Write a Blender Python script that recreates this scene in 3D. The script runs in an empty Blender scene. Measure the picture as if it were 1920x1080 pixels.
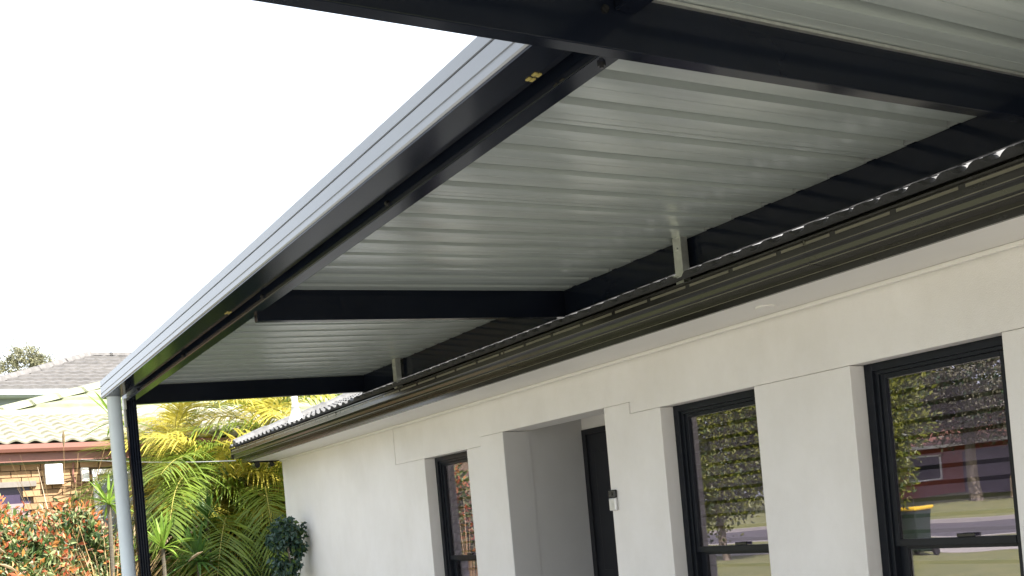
import bpy, math, random
import numpy as np
from mathutils import Vector, Matrix
S = bpy.context.scene
C = S.collection
R = math.radians
H = 1.5                                    # eye height

# ------------------------------------------------------------------ camera
cam = bpy.data.cameras.new('camera'); co = bpy.data.objects.new('camera', cam); C.objects.link(co)
cam.sensor_width = 36.0; cam.lens = 35.31; cam.shift_y = 0.2185; cam.clip_start = 0.05; cam.clip_end = 3000
yaw, pitch, roll = R(32.021), R(0.474), R(-5.125)
F = Vector((math.sin(yaw)*math.cos(pitch), math.cos(yaw)*math.cos(pitch), math.sin(pitch)))
Rt = Vector((math.cos(yaw), -math.sin(yaw), 0)); U = Rt.cross(F)
c_, s_ = math.cos(roll), math.sin(roll)
R2 = Rt*c_ + U*s_; U2 = Rt*-s_ + U*c_
co.matrix_world = Matrix(((R2.x, U2.x, -F.x, 0), (R2.y, U2.y, -F.y, 0), (R2.z, U2.z, -F.z, H), (0, 0, 0, 1)))
S.camera = co

# ------------------------------------------------------------------ sky, sun, exposure
SUN = Vector((0.42, -0.60, 0.72)).normalized()          # towards the sun
elev = math.asin(SUN.z); azim = math.atan2(SUN.x, SUN.y)
w = bpy.data.worlds.new('World'); S.world = w; w.use_nodes = True
nt = w.node_tree; nt.nodes.clear()
out = nt.nodes.new('ShaderNodeOutputWorld'); bg = nt.nodes.new('ShaderNodeBackground')
sky = nt.nodes.new('ShaderNodeTexSky'); sky.sky_type = 'NISHITA'; sky.sun_disc = False
sky.sun_elevation = elev; sky.sun_rotation = azim
sky.air_density = 1.0; sky.dust_density = 3.0; sky.ozone_density = 1.0
tc = nt.nodes.new('ShaderNodeTexCoord'); mp = nt.nodes.new('ShaderNodeMapping'); mp.inputs['Scale'].default_value = (1.0, 1.0, 2.6)
nz = nt.nodes.new('ShaderNodeTexNoise'); nz.inputs['Scale'].default_value = 1.7; nz.inputs['Detail'].default_value = 7; nz.inputs['Roughness'].default_value = .58
rp = nt.nodes.new('ShaderNodeValToRGB'); rp.color_ramp.elements[0].position = .36; rp.color_ramp.elements[1].position = .58
rp.color_ramp.elements[0].color = (.35, .35, .35, 1); rp.color_ramp.elements[1].color = (.9, .9, .9, 1)
mx = nt.nodes.new('ShaderNodeMixRGB'); mx.inputs['Color2'].default_value = (7.0, 7.5, 8.2, 1)      # thin bright cloud
nt.links.new(tc.outputs['Generated'], mp.inputs['Vector']); nt.links.new(mp.outputs['Vector'], nz.inputs['Vector'])
nt.links.new(nz.outputs['Fac'], rp.inputs['Fac']); nt.links.new(rp.outputs['Color'], mx.inputs['Fac'])
nt.links.new(sky.outputs['Color'], mx.inputs['Color1']); nt.links.new(mx.outputs['Color'], bg.inputs['Color'])
bg.inputs['Strength'].default_value = 0.088
nt.links.new(bg.outputs['Background'], out.inputs['Surface'])
sl = bpy.data.lights.new('sun', 'SUN'); sl.energy = 5.0; sl.angle = R(0.53); sl.color = (1.0, .96, .89)
so = bpy.data.objects.new('sun', sl); C.objects.link(so); so.location = (20, -30, 40)
so.rotation_euler = (-SUN).to_track_quat('-Z', 'Y').to_euler()
S.view_settings.view_transform = 'Standard'; S.view_settings.look = 'None'
S.view_settings.exposure = 1.72; S.view_settings.gamma = 1.0; S.view_settings.use_curve_mapping = False
S.cycles.max_bounces = 10; S.cycles.diffuse_bounces = 5; S.cycles.glossy_bounces = 5; S.cycles.transparent_max_bounces = 12
S.cycles.sample_clamp_indirect = 8.0; S.cycles.use_denoising = True

# ------------------------------------------------------------------ materials
def mat(name, col, rough=.6, metal=0.0, spec=.5, var=.0, vscale=6.0, col2=None, bump=0.0, bscale=40.0, stretch=(1,1,1), coat=0.0,
        transl=0.0, objvar=0.0, rvar=0.0, detail=6.0):
    m = bpy.data.materials.new(name); m.use_nodes = True
    n, l = m.node_tree.nodes, m.node_tree.links
    b = n['Principled BSDF']; b.inputs['Roughness'].default_value = rough; b.inputs['Metallic'].default_value = metal
    b.inputs['Specular IOR Level'].default_value = spec; b.inputs['Coat Weight'].default_value = coat; b.inputs['Coat Roughness'].default_value = .12
    c1 = tuple(col)+(1,)
    b.inputs['Base Color'].default_value = c1
    t = n.new('ShaderNodeTexCoord'); mpn = n.new('ShaderNodeMapping'); mpn.inputs['Scale'].default_value = stretch
    l.new(t.outputs['Object'], mpn.inputs['Vector'])
    cur = None
    if var > 0 or col2:
        z = n.new('ShaderNodeTexNoise'); z.inputs['Scale'].default_value = vscale; z.inputs['Detail'].default_value = detail
        z.inputs['Roughness'].default_value = .62
        l.new(mpn.outputs['Vector'], z.inputs['Vector'])
        r = n.new('ShaderNodeValToRGB'); r.color_ramp.elements[0].position = .32; r.color_ramp.elements[1].position = .68
        if col2 is None: col2 = tuple(max(0, c*(1-var)) for c in col); c1 = tuple(min(1, c*(1+var*.6)) for c in col)+(1,)
        r.color_ramp.elements[0].color = tuple(col2)+(1,); r.color_ramp.elements[1].color = c1
        l.new(z.outputs['Fac'], r.inputs['Fac']); cur = r.outputs['Color']
        if rvar:
            rr = n.new('ShaderNodeMapRange'); rr.inputs['To Min'].default_value = max(.02, rough-rvar); rr.inputs['To Max'].default_value = rough+rvar
            l.new(z.outputs['Fac'], rr.inputs['Value']); l.new(rr.outputs['Result'], b.inputs['Roughness'])
    if objvar > 0:
        oi = n.new('ShaderNodeObjectInfo'); mr = n.new('ShaderNodeMapRange')
        mr.inputs['To Min'].default_value = 1-objvar; mr.inputs['To Max'].default_value = 1+objvar
        l.new(oi.outputs['Random'], mr.inputs['Value'])
        hs = n.new('ShaderNodeHueSaturation')
        l.new(mr.outputs['Result'], hs.inputs['Value'])
        if cur: l.new(cur, hs.inputs['Color'])
        else: hs.inputs['Color'].default_value = c1
        cur = hs.outputs['Color']
    if cur: l.new(cur, b.inputs['Base Color'])
    if bump > 0:
        z2 = n.new('ShaderNodeTexNoise'); z2.inputs['Scale'].default_value = bscale; z2.inputs['Detail'].default_value = 5
        l.new(mpn.outputs['Vector'], z2.inputs['Vector'])
        bp = n.new('ShaderNodeBump'); bp.inputs['Strength'].default_value = bump; bp.inputs['Distance'].default_value = .01
        l.new(z2.outputs['Fac'], bp.inputs['Height']); l.new(bp.outputs['Normal'], b.inputs['Normal'])
    if transl > 0:
        tr = n.new('ShaderNodeBsdfTranslucent'); ms = n.new('ShaderNodeMixShader'); ms.inputs['Fac'].default_value = transl
        if cur: l.new(cur, tr.inputs['Color'])
        else: tr.inputs['Color'].default_value = c1
        l.new(b.outputs['BSDF'], ms.inputs[1]); l.new(tr.outputs['BSDF'], ms.inputs[2])
        l.new(ms.outputs['Shader'], n['Material Output'].inputs['Surface'])
    return m
M = {}
M['render'] = mat('painted_render', (.81, .78, .755), .75, var=.05, vscale=1.1, bump=.25, bscale=230)
def weather(m):                                     # faint drips and dust on the painted wall
    n, l = m.node_tree.nodes, m.node_tree.links; b = n['Principled BSDF']; src = b.inputs['Base Color'].links[0].from_socket
    t = n.new('ShaderNodeTexCoord'); mp_ = n.new('ShaderNodeMapping'); mp_.inputs['Scale'].default_value = (1, 1.0, .55)
    z = n.new('ShaderNodeTexNoise'); z.inputs['Scale'].default_value = 1.3; z.inputs['Detail'].default_value = 9; z.inputs['Roughness'].default_value = .7
    rr = n.new('ShaderNodeValToRGB'); rr.color_ramp.elements[0].position = .30; rr.color_ramp.elements[1].position = .60
    rr.color_ramp.elements[0].color = (.91, .90, .88, 1); rr.color_ramp.elements[1].color = (1, 1, 1, 1)
    x = n.new('ShaderNodeMixRGB'); x.blend_type = 'MULTIPLY'; x.inputs['Fac'].default_value = 1
    l.new(t.outputs['Object'], mp_.inputs['Vector']); l.new(mp_.outputs['Vector'], z.inputs['Vector']); l.new(z.outputs['Fac'], rr.inputs['Fac'])
    l.new(src, x.inputs['Color1']); l.new(rr.outputs['Color'], x.inputs['Color2']); l.new(x.outputs['Color'], b.inputs['Base Color'])
weather(M['render'])
M['porch'] = mat('grey_porch', (.56, .545, .54), .75, var=.06, vscale=1.2, bump=.2, bscale=230)  # greyer tone for the sides of the doorway recess
M['soffit'] = mat('soffit_paint', (.76, .735, .70), .6, var=.03, vscale=2)
M['ceil'] = mat('coated_sheet_steel', (.35, .385, .365), .225, spec=1.0, var=.10, vscale=3.0, stretch=(.25, 6, 1), bump=.02, bscale=3.0, rvar=.06)
M['foam'] = mat('grey_foam_closure', (.17, .18, .18), .9, var=.1, vscale=20)
M['black'] = mat('black_coated_steel', (.006, .008, .014), .13, spec=.16, var=.2, vscale=5, bump=.02, bscale=9, stretch=(.4, .4, 1))
M['slate'] = mat('slate_blue_gutter_paint', (.22, .232, .255), .24, spec=.6, var=.06, vscale=3, bump=.012, bscale=6, stretch=(1, .3, 1))
M['hgut'] = mat('charcoal_brown_gutter_paint', (.020, .019, .016), .2, spec=.6, var=.18, vscale=5, stretch=(1, .25, 1), bump=.02, bscale=12)
M['lip'] = mat('olive_gutter_highlight', (.17, .16, .12), .4, var=.2, vscale=8)
M['galv'] = mat('galvanised_steel', (.55, .56, .52), .38, metal=.75, var=.15, vscale=30)
M['tile'] = mat('dark_concrete_tile', (.15, .147, .145), .7, var=.45, vscale=14, bump=.3, bscale=120, objvar=.12)
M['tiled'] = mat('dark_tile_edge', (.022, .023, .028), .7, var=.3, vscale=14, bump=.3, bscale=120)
M['tilew'] = mat('weathered_tile_bedding', (.30, .29, .27), .8, var=.3, vscale=9, bump=.4, bscale=90)
M['wframe'] = mat('charcoal_aluminium', (.012, .014, .019), .3, spec=.22, var=.12, vscale=12)
M['door'] = mat('black_door_paint', (.010, .011, .015), .35, var=.15, vscale=4)
M['pvc'] = mat('pale_grey_pvc_paint', (.50, .56, .60), .4, var=.05, vscale=4, bump=.02, bscale=30)
M['whitep'] = mat('white_plastic', (.78, .77, .74), .4, var=.05, vscale=10)
M['dark'] = mat('black_plastic', (.012, .012, .012), .25)
M['bell'] = mat('satin_nickel', (.62, .62, .62), .3, metal=.5, var=.05, vscale=40)
M['ymetal'] = mat('yellow_metal', (.55, .45, .14), .35, metal=.4, var=.15, vscale=40)
M['room'] = mat('room_paint', (.22, .20, .20), .8, var=.08, vscale=1)
M['slat'] = mat('blind_slat_paint', (.36, .335, .36), .5, var=.05, vscale=8)
M['brick'] = mat('tan_face_brick', (.37, .235, .125), .85, col2=(.30, .18, .09), vscale=22, bump=.4, bscale=120, objvar=.16)
M['mortar'] = mat('grey_mortar', (.22, .165, .11), .9, var=.2, vscale=30, bump=.3, bscale=200)
M['rbrick'] = mat('red_brick', (.30, .085, .05), .85, var=.25, vscale=9, bump=.3, bscale=60)
M['brown'] = mat('brown_gutter_paint', (.26, .115, .088), .45, var=.1, vscale=5)
M['ctile'] = mat('cream_concrete_tile', (.34, .325, .265), .8, col2=(.17, .165, .11), vscale=8, bump=.3, bscale=80, objvar=.12)
M['gtile'] = mat('green_cream_tile', (.27, .28, .19), .8, col2=(.17, .19, .11), vscale=5, bump=.3, bscale=60, objvar=.08)
M['stile'] = mat('grey_weathered_tile', (.15, .14, .135), .8, col2=(.09, .085, .082), vscale=6, bump=.3, bscale=60, objvar=.1)
M['bluew'] = mat('pale_blue_weatherboard', (.33, .37, .41), .6, var=.06, vscale=3)
M['bluet'] = mat('pale_blue_trim', (.50, .55, .60), .5, var=.05, vscale=3)
M['shut'] = mat('mauve_roller_shutter', (.30, .21, .21), .5, var=.1, vscale=5)
M['vshade'] = mat('dark_violet_shade', (.055, .04, .075), .2, var=.1, vscale=5)
M['lintel'] = mat('grey_timber_lintel', (.21, .185, .16), .7, var=.2, vscale=9)
M['fence'] = mat('weathered_grey_paling', (.10, .105, .105), .8, var=.3, vscale=10, stretch=(8, 1, .6), objvar=.15)
M['tfence'] = mat('tan_colour_fence', (.42, .33, .2), .7, var=.1, vscale=5)
M['bark'] = mat('grey_bark', (.20, .17, .13), .9, var=.35, vscale=12, bump=.6, bscale=40)
M['stem'] = mat('dark_cane_bark', (.11, .095, .07), .9, var=.35, vscale=14, stretch=(1, 1, 5), bump=.5, bscale=40)
M['cane'] = mat('ringed_palm_cane', (.20, .21, .14), .6, col2=(.11, .13, .09), vscale=7, stretch=(.3, .3, 6), bump=.2, bscale=20)
def leaf(name, c, c2=None, t=.35, rough=.45): return mat(name, tuple(x*1.25 for x in c), rough, col2=c2 or tuple(x*.7 for x in c), vscale=2.5, transl=t)
M['lg'] = leaf('leaf_mid_green', (.075, .13, .03)); M['ld'] = leaf('leaf_dark_green', (.028, .06, .02), t=.2)
M['lp'] = leaf('leaf_pale_green', (.30, .36, .16)); M['lr'] = leaf('leaf_orange_red', (.52, .14, .06))
M['lo'] = leaf('leaf_orange', (.58, .26, .07)); M['lk'] = leaf('leaf_salmon', (.55, .32, .22))
M['lgum'] = leaf('leaf_gum_olive', (.26, .25, .15), t=.25); M['lgum2'] = leaf('leaf_gum_dark', (.15, .15, .09), t=.2)
M['py'] = leaf('palm_leaf_yellow', (.55, .46, .09), (.40, .37, .06), t=.45); M['pg'] = leaf('palm_leaf_green', (.21, .28, .04), (.12, .19, .028), t=.45)
M['pd'] = leaf('palm_leaf_dark', (.04, .085, .02), (.025, .055, .014), t=.3); M['pr'] = mat('palm_midrib', (.38, .33, .09), .5, var=.1, vscale=5)
M['cor'] = leaf('spiky_leaf_lime', (.25, .36, .06), (.13, .24, .03), t=.35); M['cor2'] = leaf('spiky_leaf_green', (.08, .17, .035), (.045, .10, .022), t=.3)
M['dry'] = leaf('dry_grass_straw', (.48, .34, .17), (.36, .24, .11), t=.3); M['plume'] = leaf('dry_plume', (.40, .31, .19), t=.4)
M['fic'] = leaf('ficus_blue_green', (.035, .075, .055), (.022, .05, .038), t=.15, rough=.35)
M['lilly'] = leaf('hedge_leaf_yellow_green', (.20, .21, .03), (.11, .14, .02), t=.4); M['lilly2'] = leaf('hedge_leaf_deep', (.05, .08, .018), t=.3)
M['conc'] = mat('exposed_concrete', (.40, .375, .335), .85, var=.15, vscale=3, bump=.3, bscale=120)
M['lawn'] = mat('dry_lawn', (.20, .20, .07), .95, col2=(.12, .14, .045), vscale=1.6, bump=.6, bscale=90)
M['road'] = mat('worn_asphalt', (.085, .08, .085), .9, var=.2, vscale=2, bump=.4, bscale=150)
M['path'] = mat('footpath_concrete', (.36, .34, .31), .9, var=.12, vscale=3, bump=.2, bscale=90)
M['wire'] = mat('grey_cable', (.5, .5, .5), .5)
M['binl'] = mat('yellow_bin_lid', (.75, .48, .02), .4); M['binb'] = mat('dark_green_bin', (.015, .03, .02), .5)
M['rtile'] = mat('red_brown_tile', (.20, .09, .06), .8, var=.2, vscale=5, bump=.3, bscale=30)
M['wcar'] = mat('white_car_paint', (.75, .75, .75), .2, coat=.6)
M['rub'] = mat('rubber', (.015, .015, .015), .8)
def glassmat(name, fac, tint):
    m = bpy.data.materials.new(name); m.use_nodes = True; n, l = m.node_tree.nodes, m.node_tree.links
    n.remove(n['Principled BSDF'])
    g = n.new('ShaderNodeBsdfGlossy'); g.inputs['Roughness'].default_value = 0.0; g.inputs['Color'].default_value = tint
    t = n.new('ShaderNodeBsdfTransparent'); t.inputs['Color'].default_value = (.86, .83, .88, 1)
    ad = n.new('ShaderNodeMath'); ad.operation = 'ADD'; ad.inputs[1].default_value = fac; ad.use_clamp = True
    z = n.new('ShaderNodeTexNoise'); z.inputs['Scale'].default_value = 1.6; z.inputs['Detail'].default_value = 1
    tcn = n.new('ShaderNodeTexCoord'); bp = n.new('ShaderNodeBump'); bp.inputs['Strength'].default_value = .03; bp.inputs['Distance'].default_value = .05
    l.new(tcn.outputs['Object'], z.inputs['Vector']); l.new(z.outputs['Fac'], bp.inputs['Height']); l.new(bp.outputs['Normal'], g.inputs['Normal'])
    ms = n.new('ShaderNodeMixShader'); ad.inputs[0].default_value = 0.0; l.new(ad.outputs['Value'], ms.inputs['Fac'])
    l.new(t.outputs['BSDF'], ms.inputs[1]); l.new(g.outputs['BSDF'], ms.inputs[2]); l.new(ms.outputs['Shader'], n['Material Output'].inputs['Surface'])
    return m
M['glass'] = glassmat('coated_window_glass', .20, (.95, .90, .97, 1))

# ------------------------------------------------------------------ mesh helpers
class MB:
    def __init__(s): s.v = []; s.f = []; s.mi = []
    def add(s, vs, fs, mi=0):
        o = len(s.v); s.v += [tuple(v) for v in vs]; s.f += [tuple(i+o for i in f) for f in fs]; s.mi += [mi]*len(fs); return s
    def box(s, x0, x1, y0, y1, z0, z1, mi=0, dz=0.0):            # dz: rise of the box from x0 to x1
        vs = [(x, y, z+(dz if x == x1 else 0)) for x in (x0, x1) for y in (y0, y1) for z in (z0, z1)]
        return s.add(vs, [(0,1,3,2),(4,6,7,5),(0,4,5,1),(2,3,7,6),(0,2,6,4),(1,5,7,3)], mi)
    def prism(s, prof, a0, a1, axis='y', mi=0, closed=True, caps=True):
        n = len(prof); f = []
        P = (lambda p, a: (p[0], a, p[1])) if axis == 'y' else (lambda p, a: (a, p[0], p[1]))
        vs = [P(p, a0) for p in prof]+[P(p, a1) for p in prof]
        for i in range(n if closed else n-1): j = (i+1) % n; f.append((i, j, j+n, i+n))
        if closed and caps: f += [tuple(range(n))[::-1], tuple(range(n, 2*n))]
        return s.add(vs, f, mi)
    def tube(s, pts, r, seg=10, mi=0, caps=True):
        pts = [Vector(p) for p in pts]; n = len(pts); rr = r if isinstance(r, (list, tuple)) else [r]*n
        vs = []; f = []
        for i, p in enumerate(pts):
            d = (pts[min(i+1, n-1)]-pts[max(i-1, 0)]).normalized()
            a = d.cross(Vector((0, 0, 1)) if abs(d.z) < .9 else Vector((1, 0, 0))).normalized(); b = d.cross(a)
            for k in range(seg):
                t = 2*math.pi*k/seg; vs.append(p+(a*math.cos(t)+b*math.sin(t))*rr[i])
        for i in range(n-1):
            for k in range(seg): f.append((i*seg+k, i*seg+(k+1) % seg, (i+1)*seg+(k+1) % seg, (i+1)*seg+k))
        if caps: f += [tuple(range(seg)), tuple(range((n-1)*seg, n*seg))[::-1]]
        return s.add(vs, f, mi)
    def mesh(s, name, mats):
        me = bpy.data.meshes.new(name); me.from_pydata(s.v, [], s.f); me.update()
        for m in (mats if isinstance(mats, (list, tuple)) else [mats]): me.materials.append(m)
        if any(s.mi): me.polygons.foreach_set('material_index', s.mi)
        return me
    def build(s, name, mats, parent=None, smooth=False, bevel=0.0):
        return link(name, s.mesh(name, mats), parent, smooth, bevel)
def link(name, me, parent=None, smooth=False, bevel=0.0):
    o = bpy.data.objects.new(name, me); C.objects.link(o)
    if parent: o.parent = parent; o.matrix_parent_inverse = Matrix.Translation(parent.location).inverted() if parent_abs(parent) else Matrix()
    if smooth:
        me.polygons.foreach_set('use_smooth', [True]*len(me.polygons))
    if bevel > 0:
        b = o.modifiers.new('bevel', 'BEVEL'); b.width = bevel; b.segments = 2; b.limit_method = 'ANGLE'
    return o
def parent_abs(p): return bool(p.get('_abs')) if False else False
def tag(o, label, cat=None, group=None, kind=None):
    if label: o['label'] = label
    if cat: o['category'] = cat
    if group: o['group'] = group
    if kind: o['kind'] = kind
    return o
def thing(name, label, cat, loc=(0,0,0), group=None, rz=0):
    o = bpy.data.objects.new(name, None); C.objects.link(o); o.location = loc; o.rotation_euler = (0, 0, rz); o.empty_display_size = .2
    return tag(o, label, cat, group)
def struct(name, mb, m): return tag(mb.build(name, m), None, kind='structure')
BX = lambda *a, **k: MB().box(*a, **k)

# ------------------------------------------------------------------ ground, street
GZ = 0.0
struct('ground', MB().add([(-400,-400,-.06),(400,-400,-.06),(400,400,-.06),(-400,400,-.06)], [(0,1,2,3)]), M['lawn'])
struct('lawn', BX(-16.2, -5.5, -30, 60, -.05, 0.0), M['lawn'])
struct('driveway', BX(-5.5, 4.05, -30, 10.2, -.05, .004), M['conc'])
struct('garden_bed', BX(-5.5, 8, 10.2, 60, -.05, .006), M['lawn'])
struct('footpath', BX(-12.2, -10.9, -30, 60, -.04, .012), M['path'])
struct('kerb', BX(-16.5, -16.2, -30, 60, -.05, .02), M['path'])
struct('road', BX(-26, -16.5, -60, 120, -.055, -.045), M['road'])
struct('far_kerb', BX(-26.3, -26, -60, 120, -.055, .1), M['path'])
struct('far_verge', MB().add([(-26.3,-60,.08),(-26.3,120,.08),(-37,120,.8),(-37,-60,.8),(-80,120,1.5),(-80,-60,1.5)], [(0,3,2,1),(3,5,4,2)]), M['lawn'])

# ------------------------------------------------------------------ the white rendered house
house = thing('house', 'white rendered house with dark windows, recessed doorway and charcoal gutter', 'house', (0, 0, 0))
WX = 4.0
def Z(r): return H+r
wins = [(2.436, 3.216), (3.848, 4.62), (6.996, 7.748)]
SILL = .55
# band above the openings, the far plain wall and the wall pieces below the heads, 10 mm proud of the band
BAND = 4.010
top = Z(.948)
wb = MB()
prof = [(-3.0, Z(.60)), (4.912, Z(.60)), (4.912, Z(.672)), (6.78, Z(.672)), (6.78, Z(.60)), (8.332, Z(.60)), (8.332, top), (-3.0, top)]
wb.prism(prof, BAND, BAND+.24, axis='x')
wb.build('wall_band', M['render'], house)
def pier(y0, y1, z0, z1, name='wall'): return BX(WX, WX+.24, y0, y1, z0, z1).build(name, M['render'], house, bevel=.004)
g = .003
pier(-3, wins[0][0], 0, Z(.60)-g); pier(wins[0][1], wins[1][0], 0, Z(.60)-g)
mb = MB(); mb.prism([(wins[1][1], 0), (5.17, 0), (5.17, Z(.672)-g), (4.912+g, Z(.672)-g), (4.912+g, Z(.6)-g), (wins[1][1], Z(.6)-g)], WX, WX+.24, axis='x'); mb.build('wall', M['render'], house, bevel=.004)
mb = MB(); mb.prism([(6.436, 0), (wins[2][0], 0), (wins[2][0], Z(.6)-g), (6.78-g, Z(.6)-g), (6.78-g, Z(.672)-g), (6.436, Z(.672)-g)], WX, WX+.24, axis='x'); mb.build('wall', M['render'], house, bevel=.004)
pier(wins[2][1], 8.329, 0, Z(.60)-g)
BX(WX+.006, WX+.24, 8.337, 11.38, 0, top).build('wall', M['render'], house, bevel=.004)
for a, b in wins: BX(WX, WX+.24, a+.001, b-.001, 0, SILL).build('wall_under_window', M['render'], house)
# end wall facing the garden
BX(4.24, 9.5, 11.20, 11.378, 0, top).build('end_wall', M['render'], house)
# doorway recess
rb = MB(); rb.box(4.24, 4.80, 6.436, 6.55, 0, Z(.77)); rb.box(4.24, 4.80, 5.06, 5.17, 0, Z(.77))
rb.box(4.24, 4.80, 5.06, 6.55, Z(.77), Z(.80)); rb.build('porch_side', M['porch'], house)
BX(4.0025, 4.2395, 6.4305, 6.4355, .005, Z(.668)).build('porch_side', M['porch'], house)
BX(4.745, 4.80, 5.17, 6.436, Z(.662), Z(.77)).build('porch_back', M['render'], house)
BX(4.24, 4.80, 5.17, 6.436, -.01, .03).build('porch_floor', M['path'], house)
dr = MB(); dr.box(4.75, 4.79, 5.20, 6.40, .03, Z(.64)); d_ = dr.build('door', M['door'], house)
for y0, y1 in ((5.30, 5.74), (5.86, 6.30)):
    for z0, z1 in ((.25, .9), (1.05, 1.98)): BX(4.744, 4.752, y0, y1, z0, z1).build('door_panel', M['door'], d_, bevel=.003)
MB().tube([(4.70, 5.28, 1.05), (4.70, 5.42, 1.05)], .011).box(4.70, 4.75, 5.27, 5.30, 1.0, 1.1).build('door_handle', M['bell'], d_)
fr = MB(); fr.box(4.735, 4.80, 6.385, 6.434, .03, Z(.66)); fr.box(4.735, 4.80, 5.172, 5.215, .03, Z(.66)); fr.box(4.735, 4.80, 5.215, 6.385, Z(.62), Z(.66)); fr.build('door_frame', M['door'], house)
# soffit and its bead
BX(3.585, 4.0, -3, 11.44, top, top+.012).build('soffit', M['soffit'], house)
BX(4.0, 4.012, 8.332, 11.38, top-.001, top+.02).build('soffit_packer', M['soffit'], house)
BX(3.975, 3.999, -3, 11.38, top-.022, top-.001).build('soffit_bead', M['soffit'], house, bevel=.004)
MB().tube([(3.797, 3.526, top+.004), (3.797, 3.526, top-.008)], .05, 24).build('soffit_vent', M['soffit'], house)
BX(3.60, 9.4, 11.44, 11.47, top-.01, top+.19).build('verge_board', M['hgut'], house)
MB().tube([(3.72, 11.40, Z(.90)), (3.72, 11.50, Z(.90))], .035, 12).build('eave_fitting', M['dark'], house)  # small dark fittings under the eave end
MB().tube([(3.90, 11.42, Z(.905)), (3.90, 11.50, Z(.905))], .030, 12).box(3.66, 3.96, 11.44, 11.455, Z(.93), Z(.945)).build('eave_fitting', M['dark'], house)
# fascia + gutter
FY0, FY1 = -3.0, 11.47
fb = MB(); fb.box(3.566, 3.584, FY0, FY1, Z(.937), Z(.967)); fb.box(3.571, 3.584, FY0, FY1, Z(.967), Z(.973)); fb.box(3.564, 3.584, FY0, FY1, Z(.973), Z(1.147))
fb.build('fascia', M['hgut'], house)
gp = [(3.458,1.104),(3.450,1.100),(3.450,1.092),(3.459,1.088),(3.459,1.068),(3.449,1.064),(3.449,1.036),(3.458,1.031),(3.468,1.020),(3.473,1.000),(3.483,.989),(3.561,.986),(3.561,1.10),
      (3.558,1.10),(3.558,.990),(3.486,.993),(3.478,1.002),(3.471,1.024),(3.456,1.036),(3.454,1.064),(3.463,1.069),(3.463,1.088),(3.458,1.096)]
gut = MB().prism([(x, Z(z)) for x, z in gp], FY0, 11.50, axis='y').build('gutter', M['hgut'], house)
for x0_, x1_, z0_ in ((3.4475, 3.4488, 1.036), (3.4795, 3.4825, .9875), (3.5645, 3.5655, .9675)):
    BX(x0_, x1_, FY0, 11.495, Z(z0_), Z(z0_)+.0035).build('edge_highlight', M['lip'], gut)  # pale olive lines: highlights on gutter and fascia edges put in as colour
gm = BX(-.0015, .0, 0, .19, 0, .012).mesh('slot_strip', M['lip'])
for i in range(48):
    o = link('slot_strip', gm, gut); o.location = (3.459, FY0+.12+i*.30-.0, Z(1.072)); o.scale = (1, 1.42, 1)
for y in (2.95, 4.55+.9, 8.3):
    MB().prism([(x-.001, Z(z)) for x, z in gp[1:12]]+[(3.561, Z(.985)), (3.48, Z(.985))], y, y+.010, axis='y').build('gutter_joint', M['hgut'], gut)
BX(3.452, 3.56, 11.498, 11.505, Z(.99), Z(1.10)).build('gutter_end_cap', M['hgut'], gut)
# tiled roof
PITCH = math.radians(20); cp, sp = math.cos(PITCH), math.sin(PITCH)
roof = MB().add([(3.56, -3, Z(1.09)), (3.56, 11.46, Z(1.09)), (8.2, 11.46, Z(1.09)+4.64*sp/cp), (8.2, -3, Z(1.09)+4.64*sp/cp),
                 (12.8, 11.46, Z(1.09)), (12.8, -3, Z(1.09))], [(0,3,2,1), (3,5,4,2)]).build('roof', M['tile'], house)
TW, TL, NR = .262, .33, 6
def tile_mesh():
    mb = MB(); n = 24; rows = []
    for kx in range(2):
        for top_ in (1, 0):
            row = []
            for i in range(n+1):
                u = i/n; ph = (u*2) % 1.0
                h = .023*max(0.0, math.sin(math.pi*min(1, max(0, (ph-.06)/.62))))**.8        # rounded rolls, flat pans
                row.append((kx*TL*1.12, u*TW, (h if top_ else -.016)+(.024 if kx == 0 else .0)))
            rows.append(row)
    vs = sum(rows, []); m = n+1; f = []
    for i in range(n):
        f += [(i, i+1, 2*m+i+1, 2*m+i), (m+i, 3*m+i, 3*m+i+1, m+i+1), (i, m+i, m+i+1, i+1)]
    f += [(0, 2*m, 3*m, m), (n, m+n, 3*m+n, 2*m+n)]
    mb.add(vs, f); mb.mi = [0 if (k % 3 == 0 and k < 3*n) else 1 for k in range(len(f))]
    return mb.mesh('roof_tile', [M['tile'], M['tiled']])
tm = tile_mesh()
y = -.4; ny = int((11.46-(-.4))/TW)+1
for r_ in range(NR):
    for i in range(ny):
        if r_ > 0 and (i*TW-.4) < 6.5 and r_ > 2: continue
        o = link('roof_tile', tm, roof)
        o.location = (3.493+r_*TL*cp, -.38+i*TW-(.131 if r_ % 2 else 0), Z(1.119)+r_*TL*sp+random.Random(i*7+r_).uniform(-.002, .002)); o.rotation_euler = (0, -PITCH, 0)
vm = MB().prism([(-.07,-.03),(-.05,.045),(.0,.07),(.05,.045),(.06,-.03)], 0, .42, axis='x').mesh('verge_cap', M['tile'])
for i in range(11):
    o = link('verge_cap', vm, roof); o.location = (3.50+i*.40*cp, 11.45, Z(1.13)+i*.40*sp+.012); o.rotation_euler = (0, -PITCH-.03, 0)
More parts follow.
